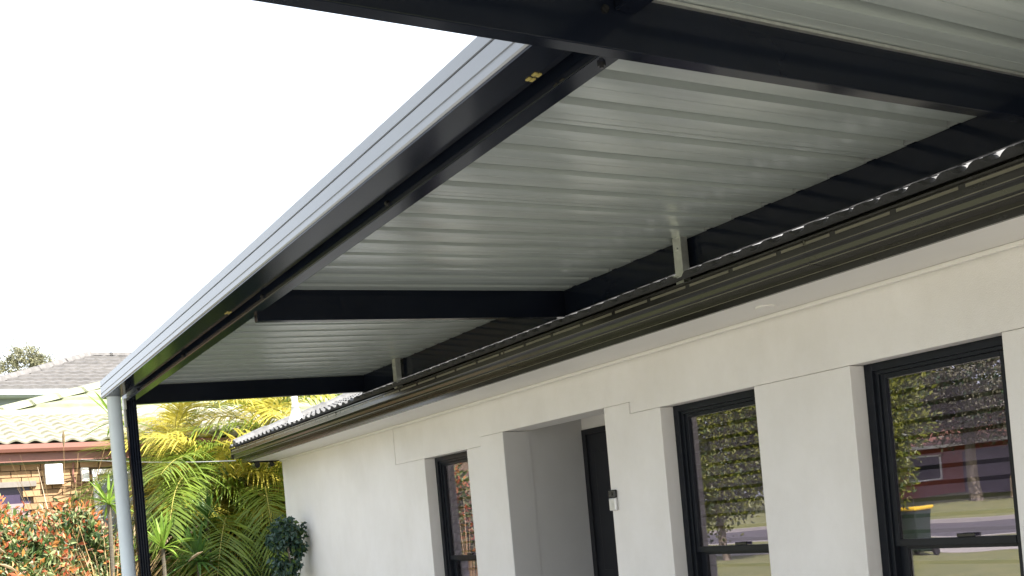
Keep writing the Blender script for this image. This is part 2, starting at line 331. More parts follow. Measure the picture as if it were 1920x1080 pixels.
# windows
def window(y0, y1, idx, bars):
    wx = 4.10; zt = Z(.60); zb = SILL
    fr = MB()
    a, b = y0+.002, y1-.002
    fr.box(wx, wx+.09, b-.045, b, zb, zt); fr.box(wx, wx+.09, a, a+.045, zb, zt)
    fr.box(wx, wx+.09, a+.045, b-.045, zt-.04, zt-.001); fr.box(wx-.02, wx+.09, a+.045, b-.045, zb, zb+.05)
    # stepped inner beads
    fr.box(wx+.018, wx+.09, b-.066, b-.045, zb+.05, zt-.04); fr.box(wx+.018, wx+.09, a+.045, a+.066, zb+.05, zt-.04)
    fr.box(wx+.012, wx+.09, a+.066, b-.066, zt-.058, zt-.04)
    wo = fr.build('window', M['wframe'], house, bevel=.002)
    zm = Z(-.275)
    us = MB(); i0, i1 = a+.066, b-.066
    us.box(wx+.030, wx+.055, i1-.028, i1, zm-.018, zt-.058); us.box(wx+.030, wx+.055, i0, i0+.028, zm-.018, zt-.058)
    us.box(wx+.030, wx+.055, i0+.028, i1-.028, zt-.082, zt-.058); us.box(wx+.026, wx+.058, i0+.028, i1-.028, zm-.018, zm+.016)
    us.build('upper_sash', M['wframe'], wo, bevel=.002)
    ls = MB()
    ls.box(wx+.060, wx+.085, i1-.045, i1, zb+.05, zm-.002); ls.box(wx+.060, wx+.085, i0, i0+.045, zb+.05, zm-.002)
    ls.box(wx+.060, wx+.085, i0+.045, i1-.045, zb+.05, zb+.10); ls.box(wx+.060, wx+.085, i0+.045, i1-.045, zm-.035, zm-.002)
    ls.build('lower_sash', M['wframe'], wo, bevel=.002)
    BX(wx+.044, wx+.048, i0+.026, i1-.026, zm+.012, zt-.08).build('pane', M['glass'], wo)
    BX(wx+.072, wx+.076, i0+.043, i1-.043, zb+.098, zm-.033).build('pane', M['glass'], wo)
    lt = MB(); yc = (y0+y1)/2-.06; lt.box(wx+.020, wx+.030, yc-.045, yc+.045, zm+.017, zm+.034); lt.build('sash_latch', M['dark'], wo, bevel=.003)
    # blind hanging inside
    bl = thing('window_blind', ['slatted blind behind the large right-hand window at the frame edge', 'slatted blind behind the middle window right of the doorway',
                                'slatted blind behind the narrow-looking window left of the doorway'][idx], 'blind', (4.245, (y0+y1)/2, zt-.02), 'blinds inside the front windows')
    hw = (y1-y0)/2-.005
    BX(-.02, .04, -hw, hw, -.05, 0).build('head_rail', M['slat'], bl)
    sm = MB().add([(-.018, -hw, -.028), (.018, -hw, .026), (.018, hw, .026), (-.018, hw, -.028), (-.021, -hw, -.025), (.015, -hw, .029), (.015, hw, .029), (-.021, hw, -.025)],
                  [(0,3,2,1), (4,5,6,7), (0,1,5,4), (2,3,7,6), (0,4,7,3), (1,2,6,5)]).mesh('slat', M['slat'])
    for k in range(19):
        o = link('slat', sm, bl); o.location = (0, 0, -.09-k*.076)
    MB().tube([(0, -hw+.1, -1.5), (0, -hw+.1, 0)], .002, 5).tube([(0, hw-.1, -1.5), (0, hw-.1, 0)], .002, 5).build('cord', M['slat'], bl)
for i, (a, b) in enumerate(wins): window(a, b, i, 0)
# dark room behind
rm = MB(); rm.box(9.0, 9.1, -3.1, 11.25, 0, top+.045); rm.box(4.24, 8.999, -3.1, 11.25, top+.002, top+.05); rm.box(4.24, 9.0, -3, 11.2, -.04, .02)
rm.box(4.24, 8.999, -3.1, -3.001, 0, top+.001); rm.build('interior', M['room'], house)
# doorbell
db = thing('doorbell', 'small silver and black video doorbell on the wall beside the black door', 'doorbell', (WX, 5.14, Z(.002)))
BX(-.026, -.001, -.036, .030, 0, .082).build('body', M['bell'], db, bevel=.006)
BX(-.025, -.001, -.036, .030, .0825, .134).build('camera_head', M['dark'], db, bevel=.006)
MB().tube([(-.026, -.003, .036), (-.0285, -.003, .036)], .013, 20).build('button', M['bell'], db)
MB().tube([(-.025, -.003, .108), (-.029, -.003, .108)], .011, 20).build('lens', M['dark'], db)

# ------------------------------------------------------------------ the carport
cp_ = thing('carport', 'black framed flat carport with pale ribbed steel ceiling along the house', 'carport', (0, 0, 0))
SLP = .04237
def zc(x): return Z(1.2708)+SLP*(x-1.6)
COV, SEAM0 = .775, 2.635
def sheet(y0, x0, x1, ystart=None, yend=None):
    P = []
    def add(u, z): P.append((y0+u, z))
    add(-.012, .014); add(-.0118, .0)
    sp_ = COV/4
    for k in range(4):
        u = .012+k*sp_
        add(u, 0.0); add(u+.006, .052); add(u+.049, .052); add(u+.055, 0.0); add(u+.085, -.0012)
        for q in (.118,):
            add(u+q-.003, -.0015); add(u+q-.002, .002); add(u+q+.002, .002); add(u+q+.003, -.0015); add(u+.155, -.001)
    add(COV-.018, 0.0); add(COV-.0178, .015); add(COV+.006, .015)
    if yend: P = [p for p in P if p[0] < yend]+[(yend, 0)]
    if ystart: P = [(ystart, 0)]+[p for p in P if p[0] > ystart]
    n = len(P); vs = [(x0, p[0], zc(x0)+p[1]) for p in P]+[(x1, p[0], zc(x1)+p[1]) for p in P]
    f = [(i, i+1, n+i+1, n+i) for i in range(n-1)]
    o = MB().add(vs, f).build('roof_sheet', M['ceil'], cp_)
    s = o.modifiers.new('thickness', 'SOLIDIFY'); s.thickness = .0015; s.offset = -1 if False else 1
    return o
y0 = SEAM0-COV
for i in range(8):
    ys = SEAM0+(i-1)*COV
    if ys > 7.95: break
    sheet(ys, 1.475 if i else 1.475, 3.61, ystart=1.908 if i == 0 else None, yend=7.955 if ys+COV > 7.955 else None)
for i in range(5):
    ys = SEAM0-COV-(i+1)*COV+.03
    sheet(ys, .12, 3.61)
sheet(SEAM0-COV+.03, .12, 3.61, yend=1.904)
def rafter(y0, y1, x0, x1, zrel, name='rafter', topo=-.002):
    b = MB(); dz = SLP*(x1-x0)
    vs = []
    for x in (x0, x1):
        zb = Z(zrel)+SLP*(x-1.65); zt = zc(x)+topo
        for y in (y0, y1): vs += [(x, y, zb), (x, y, zt)]
    b.add(vs, [(0,1,3,2),(4,6,7,5),(0,4,5,1),(2,3,7,6),(0,2,6,4),(1,5,7,3)])
    return b.build(name, M['black'], cp_, bevel=.003)
B1 = rafter(1.885, 1.930, -.2, 3.5725, 1.125, 'cross_beam')
BX(.15, 3.55, 1.872, 1.8845, zc(.15)-.012, zc(.15)-.004, dz=SLP*3.4).build('flashing_strip', M['galv'], cp_)
rafter(4.905, 4.955, 1.666, 3.5725, 1.112)
rafter(7.915, 7.965, 1.666, 3.5725, 1.128)
rafter(-1.2, -1.15, .16, 3.5725, 1.112)
BX(1.600, 1.664, 1.932, 7.965, Z(1.140), Z(1.262)).build('front_beam', M['black'], cp_, bevel=.004)
BX(1.600, 1.664, -1.95, 1.883, Z(1.218), Z(1.262)).build('front_beam', M['black'], cp_, bevel=.004)
BX(.12, .17, -1.95, 1.883, Z(1.07), Z(1.205)).build('edge_beam', M['black'], cp_, bevel=.004)
bb = MB(); bb.box(3.572, 3.594, -1.95, 7.965, Z(1.200), zc(3.562)-.003); bb.box(3.586, 3.600, -1.95, 7.965, zc(3.56)-.003, zc(3.56)+.045)
bb.build('back_beam', M['black'], cp_, bevel=.003)
BX(3.566, 3.5715, 1.94, 7.90, zc(3.566)-.001, zc(3.566)+.05).build('rib_closure', M['foam'], cp_)
# front gutter
pg = [(1.462,1.312),(1.449,1.308),(1.449,1.270),(1.453,1.268),(1.453,1.264),(1.449,1.262),(1.449,1.217),(1.454,1.214),(1.454,1.209),(1.449,1.206),(1.449,1.188),(1.454,1.183),(1.568,1.183),(1.570,1.30),(1.567,1.30),(1.566,1.187),
      (1.455,1.187),(1.453,1.190),(1.453,1.300),(1.462,1.306)]
pgut = MB().prism([(x, Z(z)) for x, z in pg], 1.932, 7.955, axis='y').build('carport_gutter', M['slate'], cp_)
BX(1.4555, 1.575, 1.932, 7.95, Z(1.176), Z(1.1825)).build('gutter_base', M['black'], pgut)
BX(1.450, 1.569, 7.955, 7.962, Z(1.184), Z(1.310)).build('gutter_end_cap', M['slate'], pgut)
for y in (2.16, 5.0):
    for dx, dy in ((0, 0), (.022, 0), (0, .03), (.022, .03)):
        BX(1.545+dx*.6, 1.554+dx*.6, y+dy, y+dy+.018, Z(1.173), Z(1.176)).build('gutter_square', M['ymetal'], pgut)  # small yellow squares under the gutter
# bolts
def bolt(p, ax): 
    a = Vector(p); MB().tube([a, a+Vector(ax)*.008], .011, 6).tube([a+Vector(ax)*.008, a+Vector(ax)*.013], .006, 8).build('bolt', M['dark'], cp_)
bolt((1.633, 1.99, Z(1.140)), (0, 0, -1)); bolt((1.57, 1.885, Z(1.215)), (0, -1, 0))
for y in (3.2, 4.6, 6.1, 7.4): bolt((1.600, y, Z(1.16)), (-1, 0, 0))
# post, fluted
po = MB()
N = []
for sx, sy, ex, ey in ((0,0,1,0),(1,0,1,1),(1,1,0,1),(0,1,0,0)):
    for k in range(12):
        t = k/12; x = sx+(ex-sx)*t; yv = sy+(ey-sy)*t
        dd = .006 if (k % 3 == 2) else 0.0
        nx, nyv = -(ey-sy), (ex-sx)
        N.append((x*.072+nx*dd, yv*.072+nyv*dd))
vs = [(1.600+a, 7.83+b, z) for z in (0.0, Z(1.138)) for a, b in N]; n = len(N)
po.add(vs, [(i, (i+1) % n, n+(i+1) % n, n+i) for i in range(n)]+[tuple(range(n))[::-1], tuple(range(n, 2*n))]).build('post', M['black'], cp_)
pb = MB(); pb.box(1.583, 1.598, 7.82, 7.90, Z(1.08), Z(1.16)); pb.box(1.583, 1.598, 7.85, 7.88, Z(.95), Z(1.08)); pb.build('post_bracket', M['galv'], cp_)
# downpipe
MB().tube([(1.520, 7.86, 0.0), (1.520, 7.86, Z(1.182))], .050, 28).build('downpipe', M['pvc'], cp_, smooth=True)
for z in (Z(-.9), ): BX(1.46, 1.60, 7.80, 7.84, z, z+.03).build('pipe_clip', M['galv'], cp_)
# raised brackets standing through the tiles
for y in (3.772, 7.125):
    b = MB(); b.box(3.500, 3.504, y, y+.058, Z(1.10), Z(1.352)); b.box(3.504, 3.545, y, y+.004, Z(1.10), Z(1.352)); b.box(3.504, 3.545, y+.054, y+.058, Z(1.10), Z(1.352))
    k = b.build('roof_bracket', M['galv'], cp_)
    BX(3.49, 3.56, y-.02, y+.075, Z(1.155), Z(1.165)).build('base_plate', M['galv'], k)
    MB().tube([(3.500, y+.03, Z(1.29)), (3.490, y+.03, Z(1.29))], .010, 6).build('bolt', M['galv'], k)

# ------------------------------------------------------------------ service mast and cable
ms = thing('service_mast', 'white pipe mast with flared flashing on the tiled roof', 'mast', (3.66, 9.85, Z(1.16)))
MB().tube([(0,0,.05), (0,0,1.1)], .032, 16).build('pipe', M['whitep'], ms, smooth=True)
MB().tube([(0,0,-.06), (0,0,.05), (0,0,.14), (0,0,.20)], [.13, .085, .048, .036], 18).build('flashing', M['whitep'], ms, smooth=True)
def cable(name, label, a, b, sag, r=.008):
    pts = [Vector(a).lerp(Vector(b), t/16)+Vector((0, 0, -sag*4*(t/16)*(1-t/16))) for t in range(17)]
    return tag(MB().tube(pts, r, 6).build(name, M['wire']), label, 'cable')
cable('service_cable', 'pale overhead cable running from the house gutter end to the left', (3.50, 11.5, Z(.97)), (1.0, 17.5, Z(1.95)), .12, .006)

# ------------------------------------------------------------------ neighbour: tan brick house with cream tile roof
nb = thing('brick_house', 'low tan brick neighbouring house with brown gutter and cream tiled roof', 'house', (0, 14.5, 0))
def Y(y): return y-14.5
NX0, NX1 = -2.6, 5.8
BX(NX0, NX1, .055, .30, 0, Z(1.30)).build('wall', M['mortar'], nb)
bm = BX(0, .230, 0, .06, 0, .076).mesh('brick', M['brick'])
ztop = Z(1.30); k = 0
random.seed(4)
for c in range(16):
    zz = ztop-.086*(c+1)
    x = .86-(.12 if c % 2 else 0)
    while x < 3.35:
        if not (x+.23 < 1.70 and x > .0 and Z(.3) < zz+.04 < Z(1.06)) and not (x > 2.40 and zz < Z(1.20) and x < 2.95):
            o = link('brick', bm, nb); o.location = (x, 0.05-.004+random.uniform(-.003, .002), zz+.005); o.rotation_euler = (0, random.uniform(-.004, .004), 0)
            o.location.y -= .045
        x += .240
# window with lintel and shutter
BX(.3, 1.745, -.03, .10, Z(1.005), Z(1.075)).build('lintel', M['lintel'], nb)
nw = BX(.3, 1.665, .05, .09, Z(.30), Z(1.005)).build('window', M['vshade'], nb)  # violet part above the slats holds the lintel's cast shadow as colour
sm_ = BX(0, 1.33, -.004, .012, 0, .058).mesh('shutter_slat', M['shut'])
for i in range(9):
    o = link('shutter_slat', sm_, nw); o.location = (.32, .03, Z(.22)+i*.064)
# meter boxes
for (x0, x1, z0, z1) in ((1.855, 2.069, 1.012, 1.279), (2.298, 2.39, 1.029, 1.215)):
    q = BX(x0, x1, -.10, .0, Z(z0), Z(z1)).build('meter_box', M['whitep'], nb, bevel=.006)
    BX(x0+.015, x1-.015, -.105, -.1, Z(z0)+.015, Z(z1)-.015).build('lid', M['whitep'], q, bevel=.002)
cpts = [(2.22, -.02, Z(1.30)), (2.20, -.02, Z(1.12)), (2.22, -.02, Z(1.02)), (2.28, -.02, Z(.99)), (2.36, -.02, Z(1.0))]
MB().tube(cpts, .012, 6).build('conduit', M['brown'], nb)
q = MB(); q.box(2.44, 2.50, -.05, .02, 0, Z(1.186)); q.box(2.88, 2.94, -.05, .02, 0, Z(1.186)); q.box(2.50, 2.88, -.05, .02, Z(1.12), Z(1.186)); dq = q.build('door_frame', M['whitep'], nb)
BX(2.50, 2.88, .0, .05, 0, Z(1.12)).build('door', M['bluew'], dq)
# fascia and gutter
gb = MB().prism([(-.13, Z(1.32)), (-.13, Z(1.43)), (-.15, Z(1.435)), (-.22, Z(1.44)), (-.24, Z(1.48)), (-.24, Z(1.54)), (-.13, Z(1.54)), (-.11, Z(1.54)), (-.11, Z(1.32))], NX0-.3, NX1, axis='x'); gb.build('gutter', M['brown'], nb)
BX(NX0-.3, NX1, -.11, .10, Z(1.325), Z(1.335)).build('soffit', M['soffit'], nb)
# lower roof plane
EY, EZ, RY, RZ = -.22, 1.55, 1.75, 2.17
ang = math.atan2(RZ-EZ, RY-EY); LEN = math.hypot(RZ-EZ, RY-EY)
rf = MB().add([(NX0, EY, Z(EZ)-.02), (NX1, EY, Z(EZ)-.02), (NX1, RY, Z(RZ)-.02), (NX0, RY, Z(RZ)-.02), (NX1, RY+3, Z(EZ)), (NX0, RY+3, Z(EZ))], [(0,1,2,3), (3,2,4,5)]).build('roof', M['ctile'], nb)
def ctile_mesh(wd, ln, amp, name, m, n=10):
    vs = []
    for j in range(2):
        for i in range(n+1):
            u = i/n; h = amp*(.5+.5*math.sin(2*math.pi*u-.6))+(0.032 if j == 0 else 0.004)
            vs.append((u*wd, j*ln, h))
    for i in range(n+1): u = i/n; vs.append((u*wd, 0.0, amp*(.5+.5*math.sin(2*math.pi*u-.6))+.006))
    f = [(i, i+1, n+2+i, n+1+i) for i in range(n)]+[(2*n+2+i, 2*n+3+i, i+1, i) for i in range(n)]
    return MB().add(vs, f).mesh(name, m)
nc = 7; cm = ctile_mesh(.225, LEN/nc*1.06, .035, 'roof_tile', M['ctile'])
for r_ in range(nc):
    for i in range(23):
        o = link('roof_tile', cm, rf); o.location = (.55+i*.225, EY+r_*LEN/nc*math.cos(ang), Z(EZ)-.01+r_*LEN/nc*math.sin(ang)); o.rotation_euler = (ang, 0, random.uniform(-.008, .008))
rcm = MB().tube([(0,0,0), (.42,0,0)], [.085, .098], 12).mesh('ridge_cap', M['ctile'])
for i in range(13):
    o = link('ridge_cap', rcm, rf); o.location = (.5+i*.40, RY, Z(RZ)+.0)
# upper hip roof behind
u_ang = R(20.5)
ux0, uy0, uz0 = 1.15, 3.0, 2.22
def uroof(d, x): return (x, uy0+d, Z(uz0)+d*math.tan(u_ang))
n_c = 7; cd = .50
ur = MB().add([uroof(0, ux0), uroof(0, 8), uroof(n_c*cd, 8), uroof(n_c*cd, ux0+n_c*cd*1.0)], [(0,1,2,3)]).build('upper_roof', M['gtile'], nb)
HS = 1.0
for i in range(n_c):
    d0, d1 = i*cd, (i+1)*cd*1.0+.03
    A, B_, C_, D = uroof(d0-.02, ux0+d0*HS), uroof(d0-.02, 8), uroof(d1, 8), uroof(d1, ux0+d1*HS)
    up = lambda p, t: (p[0], p[1], p[2]+t)
    MB().add([up(A, .075), up(B_, .075), up(C_, .02), up(D, .02), up(A, .01), up(B_, .01)], [(0,1,2,3), (4,5,1,0), (0,3,4)]).build('tile_course', M['gtile'], ur)
hv = Vector(uroof(cd, ux0+cd*HS))-Vector(uroof(0, ux0)); hl = hv.length
hm = MB().prism([(-.16,-.03),(-.10,.055),(0,.075),(.10,.055),(.16,-.03)], 0, hl*1.12, axis='x').mesh('hip_cap', M['gtile'])
q_ = hv.to_track_quat('X', 'Z')
for i in range(n_c):
    o = link('hip_cap', hm, ur); o.rotation_mode = 'QUATERNION'; o.rotation_quaternion = q_; o.location = Vector(uroof(i*cd, ux0+i*cd*HS))+Vector((0, 0, .065))

# ------------------------------------------------------------------ two-storey house behind
th = thing('two_storey_house', 'pale blue weatherboard upper storey with grey tiled hip roof behind the brick house', 'house', (4.87, 28, 0))
A = Vector((0, 0, Z(5.28))); MS = .446; DD = 2.95
E0 = lambda d: Z(5.28)-MS*d
RX = 4.0
rr = MB().add([(-DD,-DD,E0(DD)),(RX+DD,-DD,E0(DD)),(RX+DD,DD,E0(DD)),(-DD,DD,E0(DD)),(0,0,E0(0)),(RX,0,E0(0))], [(0,1,5,4),(1,2,5),(2,3,4,5),(3,0,4)]).build('roof', M['stile'], th)
NC = 10
for i in range(NC):
    d1, d0 = DD*(1-i/NC)+.02, DD*(1-(i+1)/NC)-.02
    d0 = max(d0, 0)
    vs = []; f = []; x0, x1 = -d1, RX+d1; n = int((x1-x0)/.075)
    for j in range(n+1):
        x = x0+(x1-x0)*j/n; wv = .026*max(0, math.sin(x*2*math.pi/.30))
        t = min(1, max(0, (x+d1)/(.001+d1-d0))) if x < -d0 else 1
        dt = d1-(d1-d0)*1.0
        xa = min(max(x, -d0), RX+d0)
        vs += [(x, -d1, E0(d1)+.075+wv), (xa, -d0, E0(d0)+.012+wv*.7), (x, -d1, E0(d1)-.005)]
    for j in range(n): f += [(3*j, 3*j+3, 3*j+4, 3*j+1), (3*j+2, 3*j+5, 3*j+3, 3*j)]
    MB().add(vs, f).build('tile_course', M['stile'], rr)
hv = Vector((DD, DD, MS*DD)); hl = hv.length/8
hm2 = MB().prism([(-.13,-.05),(-.08,.04),(0,.06),(.08,.04),(.13,-.05)], 0, hl*1.1, axis='x').mesh('hip_cap', M['stile'])
for i in range(8):
    o = link('hip_cap', hm2, rr); o.rotation_mode = 'QUATERNION'; o.rotation_quaternion = hv.to_track_quat('X', 'Z'); o.location = Vector((-DD, -DD, E0(DD)+.06))+hv*(i/8)
for i in range(9):
    o = link('ridge_cap', hm2, rr); o.location = (i*hl*.95, 0, E0(0)+.05)
fz = E0(DD)
gq = MB(); gq.box(-DD-.06, RX+DD+.06, -DD-.06, -DD+.02, fz-.14, fz-.02); gq.build('gutter', M['bluet'], th)
BX(-DD, RX+DD, -DD, DD, fz-.15, fz-.13).build('soffit', M['bluet'], th)
BX(-DD+.45, RX+DD-.45, -DD+.5, DD-.5, 0, fz-.15).build('wall', M['bluew'], th)
wbm = MB().add([(0,0,0),(RX+2*DD-.9,0,0),(RX+2*DD-.9,.02,.15),(0,.02,.15),(0,.02,0),(RX+2*DD-.9,.02,0)], [(0,1,2,3),(4,5,1,0)]).mesh('weatherboard', M['bluew'])
for i in range(12):
    o = link('weatherboard', wbm, th); o.location = (-DD+.45, -DD+.475, fz-.30-i*.145)

# ------------------------------------------------------------------ foliage builders
def leaves_mesh(name, pts, size, mats, midx, seed, droop=.2, aspect=.42, nrm=None):
    rng = np.random.default_rng(seed); n = len(pts)
    d = rng.normal(size=(n, 3)); d[:, 2] -= droop
    if nrm is not None: d += nrm*.9
    d /= np.linalg.norm(d, axis=1, keepdims=True)
    a = rng.normal(size=(n, 3)); a[:, 2] *= .6
    sdir = np.cross(d, a); sdir /= np.linalg.norm(sdir, axis=1, keepdims=True)+1e-9
    nn = np.cross(sdir, d)
    L = size*rng.uniform(.65, 1.25, size=(n, 1)); Wd = L*aspect*.5
    b = pts; mid = pts+d*L*.5
    V = np.stack([b, mid+sdir*Wd+nn*Wd*.35, pts+d*L-nn*L*.12, mid-sdir*Wd+nn*Wd*.35], axis=1).reshape(-1, 3)
    i = np.arange(n)*4
    Fc = np.stack([np.stack([i, i+1, i+2], 1), np.stack([i, i+2, i+3], 1)], 1).reshape(-1, 3)
    me = bpy.data.meshes.new(name); me.from_pydata(V.tolist(), [], Fc.tolist()); me.update()
    for m in mats: me.materials.append(m)
    me.polygons.foreach_set('material_index', np.repeat(midx, 2).astype(np.int32))
    return me
def clumps(n_cl, n_per, ctr, rad, seed, spread=.2, shell=.55, zmin=None):
    rng = np.random.default_rng(seed)
    d = rng.normal(size=(n_cl, 3)); d /= np.linalg.norm(d, axis=1, keepdims=True)
    r = shell+(1-shell)*rng.random((n_cl, 1))**.7
    cc = d*r
    pts = np.repeat(cc, n_per, 0)+rng.normal(size=(n_cl*n_per, 3))*spread
    out_ = pts*np.array(rad)+np.array(ctr)
    nrm = np.repeat(d, n_per, 0)
    if zmin is not None:
        k = out_[:, 2] > zmin; return out_[k], nrm[k], pts[k]
    return out_, nrm, pts

# gum tree far left
gt = thing('gum_tree', 'olive gum tree rising above the grey roof at the left edge', 'tree', (5.55, 48, 0))
MB().tube([(0,0,0), (.1,0,4), (.0,0,7.6), (-.3,0,9.2)], [.34, .28, .2, .08], 10).build('trunk', M['bark'], gt)
for i, (bx, bz, ex, ez) in enumerate(((0, 7.0, -1.0, 9.6), (0, 7.4, .8, 9.9), (.1, 6.2, 1.1, 8.9), (0, 6.5, -1.3, 8.5))):
    MB().tube([(bx, 0, bz), ((bx+ex)/2, .2, (bz+ez)/2+.2), (ex, .1, ez)], [.11, .07, .03], 7).build('limb', M['bark'], gt)
ap = []; an = []
for i, (cx, cz, rx, rz_) in enumerate(((-.6, 9.8, .8, .7), (.15, 10.5, .7, .55), (.8, 10.1, .6, .5), (-1.1, 9.0, .7, .5), (.1, 9.4, .8, .6), (1.3, 9.5, .5, .4), (-.4, 8.5, .7, .4), (-1.7, 9.3, .5, .4))):
    p, nn, _ = clumps(26, 42, (cx, 0, cz), (rx, rx, rz_), 60+i, .17, .35); ap.append(p); an.append(nn)
ap = np.concatenate(ap); an = np.concatenate(an)
link('crown', leaves_mesh('crown', ap, .17, [M['lgum'], M['lgum2']], (np.random.default_rng(1).random(len(ap)) < .35).astype(int), 5, .6, .3, an*.3), gt)

# red-tipped photinia bush
def photinia(name, label, loc, rad, seed, n_cl=210, grp=None, NP=80):
    t = thing(name, label, 'shrub', loc, grp)
    p, nn, q = clumps(n_cl, NP, (0, 0, rad[2]*.98), rad, seed, .085, .62, .05)
    rng = np.random.default_rng(seed+1)
    # each clump tips red or green; new growth at the outer end of a clump
    k = rng.random(n_cl); kk = np.repeat(k, NP)[:len(p)] if len(p) == n_cl*NP else rng.random(len(p))
    rad_ = np.linalg.norm(q, axis=1); u = rng.random(len(p))
    red = (u < np.clip((rad_-.72)*1.7, 0, .75)*(.35+kk*.9))
    idx = np.where(red, np.where(rng.random(len(p)) < .5, 3, np.where(rng.random(len(p)) < .6, 4, 5)), np.where(u < .55, 0, np.where(u < .84, 2, 1)))
    link('foliage', leaves_mesh('foliage', p, .085, [M['lg'], M['ld'], M['lp'], M['lr'], M['lo'], M['lk']], idx, seed+2, -.25, .42, nn), t)
    rg = random.Random(seed); b = MB()
    for i in range(14):
        a = rg.uniform(0, 6.28); e = Vector((math.cos(a)*rad[0]*.6, math.sin(a)*rad[1]*.6, rad[2]*rg.uniform(1.0, 1.6)))
        b.tube([(rg.uniform(-.1, .1), rg.uniform(-.1, .1), 0), e*.5+Vector((0, 0, .1)), e], [.022, .014, .006], 6)
    b.build('stem', M['bark'], t)
    return t
photinia('red_tip_shrub', 'large orange-tipped photinia shrub at the lower left corner of the photo', (1.0, 11.9, 0), (.85, .75, 1.02), 11, 210)
photinia('red_tip_shrub', 'orange-tipped photinia shrub next to the white downpipe', (1.85, 12.5, 0), (.55, .6, 1.06), 23, 130)
photinia('red_tip_shrub', 'taller orange-tipped photinia shrub behind the others, reflected in the window left of the doorway', (.70, 13.2, 0), (.75, .7, 1.22), 31, 200)

# dry fountain grass with plumes
def grass_clump(loc, label, seed, n=120, h=1.5):
    t = thing('dry_grass', label, 'grass', loc, 'dry grass clumps'); rg = random.Random(seed); b = MB(); pl = MB()
    for i in range(n):
        a = rg.uniform(0, 6.28); ln = h*rg.uniform(.6, 1.0); lean = rg.uniform(.15, 1.1); dx, dy = math.cos(a)*lean, math.sin(a)*lean
        w_ = .011; pts = []
        for k in range(5):
            s = k/4; pts.append(Vector((dx*ln*s*s+.05*math.cos(a), dy*ln*s*s+.05*math.sin(a), ln*(s-.35*lean*s*s))))
        sd = Vector((-math.sin(a), math.cos(a), 0))
        vs = []; 
        for k, p in enumerate(pts): ww = w_*(1-k/4.6); vs += [p-sd*ww, p+sd*ww]
        b.add(vs, [(2*k, 2*k+1, 2*k+3, 2*k+2) for k in range(4)])
        if i % 18 == 0:
            d = (pts[4]-pts[3]).normalized(); pl.tube([pts[4]-d*.02, pts[4]+d*.05, pts[4]+d*.13+Vector((0,0,-.01)), pts[4]+d*.2+Vector((0,0,-.03))], [.004, .016, .014, .003], 6)
    b.build('blades', M['dry'], t); pl.build('plumes', M['plume'], t)
grass_clump((1.80, 12.95, 0), 'dry straw-coloured grass with plumes in front of the meter boxes', 3, 120, 3.1)
grass_clump((1.98, 11.3, 0), 'dry straw-coloured grass clump at the foot of the white downpipe', 8, 210, 2.0)
grass_clump((2.22, 11.9, 0), 'dry straw-coloured grass clump showing between downpipe and black post', 18, 150, 1.9)

# spiky plants (cordyline / dracaena heads)
def spiky(loc, stem, n, L, m, label, seed, up=.25):
    t = thing('spiky_plant', label, 'plant', loc, 'spiky strap-leaved plants'); rg = random.Random(seed)
    MB().tube([(0,0,0), (rg.uniform(-.04, .04), 0, stem*.5), (0,0,stem)], [.03, .024, .022], 8).build('stem', M['stem'], t)
    for i in range(n):
        a = i*2.399+rg.uniform(-.3, .3); el = rg.uniform(-.15, 1.35)+up*0; ln = L*rg.uniform(.7, 1.1); w_ = .019*L/.5
        d = Vector((math.cos(a)*math.cos(el), math.sin(a)*math.cos(el), math.sin(el))); sd = Vector((-math.sin(a), math.cos(a), 0))
        vs = []; mid = []
        for k in range(6):
            s = k/5; p = d*ln*s+Vector((0, 0, -.30*ln*s*s*math.cos(el))); ww = w_*math.sin(math.pi*(.12+.88*s))**.7 if k < 5 else .001
            vs += [p-sd*ww+Vector((0,0,ww*.35)), p, p+sd*ww+Vector((0,0,ww*.35))]
        f = []
        for k in range(5): f += [(3*k, 3*k+1, 3*k+4, 3*k+3), (3*k+1, 3*k+2, 3*k+5, 3*k+4)]
        o = MB().add(vs, f).build('leaf', m, t); o.location = (0, 0, stem)
spiky((2.10, 11.6, 0), Z(.56), 34, .42, M['cor'], 'lime spiky plant head just left of the white downpipe', 1)
spiky((2.17, 11.25, 0), Z(1.42), 22, .45, M['cor'], 'tall lime spiky plant head peeping out beside the top of the downpipe', 2)
spiky((2.56, 11.3, 0), Z(.03), 40, .46, M['cor'], 'lime green spiky plant immediately right of the black post', 3)
spiky((2.98, 11.5, 0), Z(-.15), 44, .50, M['cor2'], 'mid green spiky plant low between the black post and the palms', 4)
spiky((3.30, 12.2, 0), Z(.32), 30, .45, M['cor2'], 'darker spiky plant head in the shade beneath the palm fronds', 5)

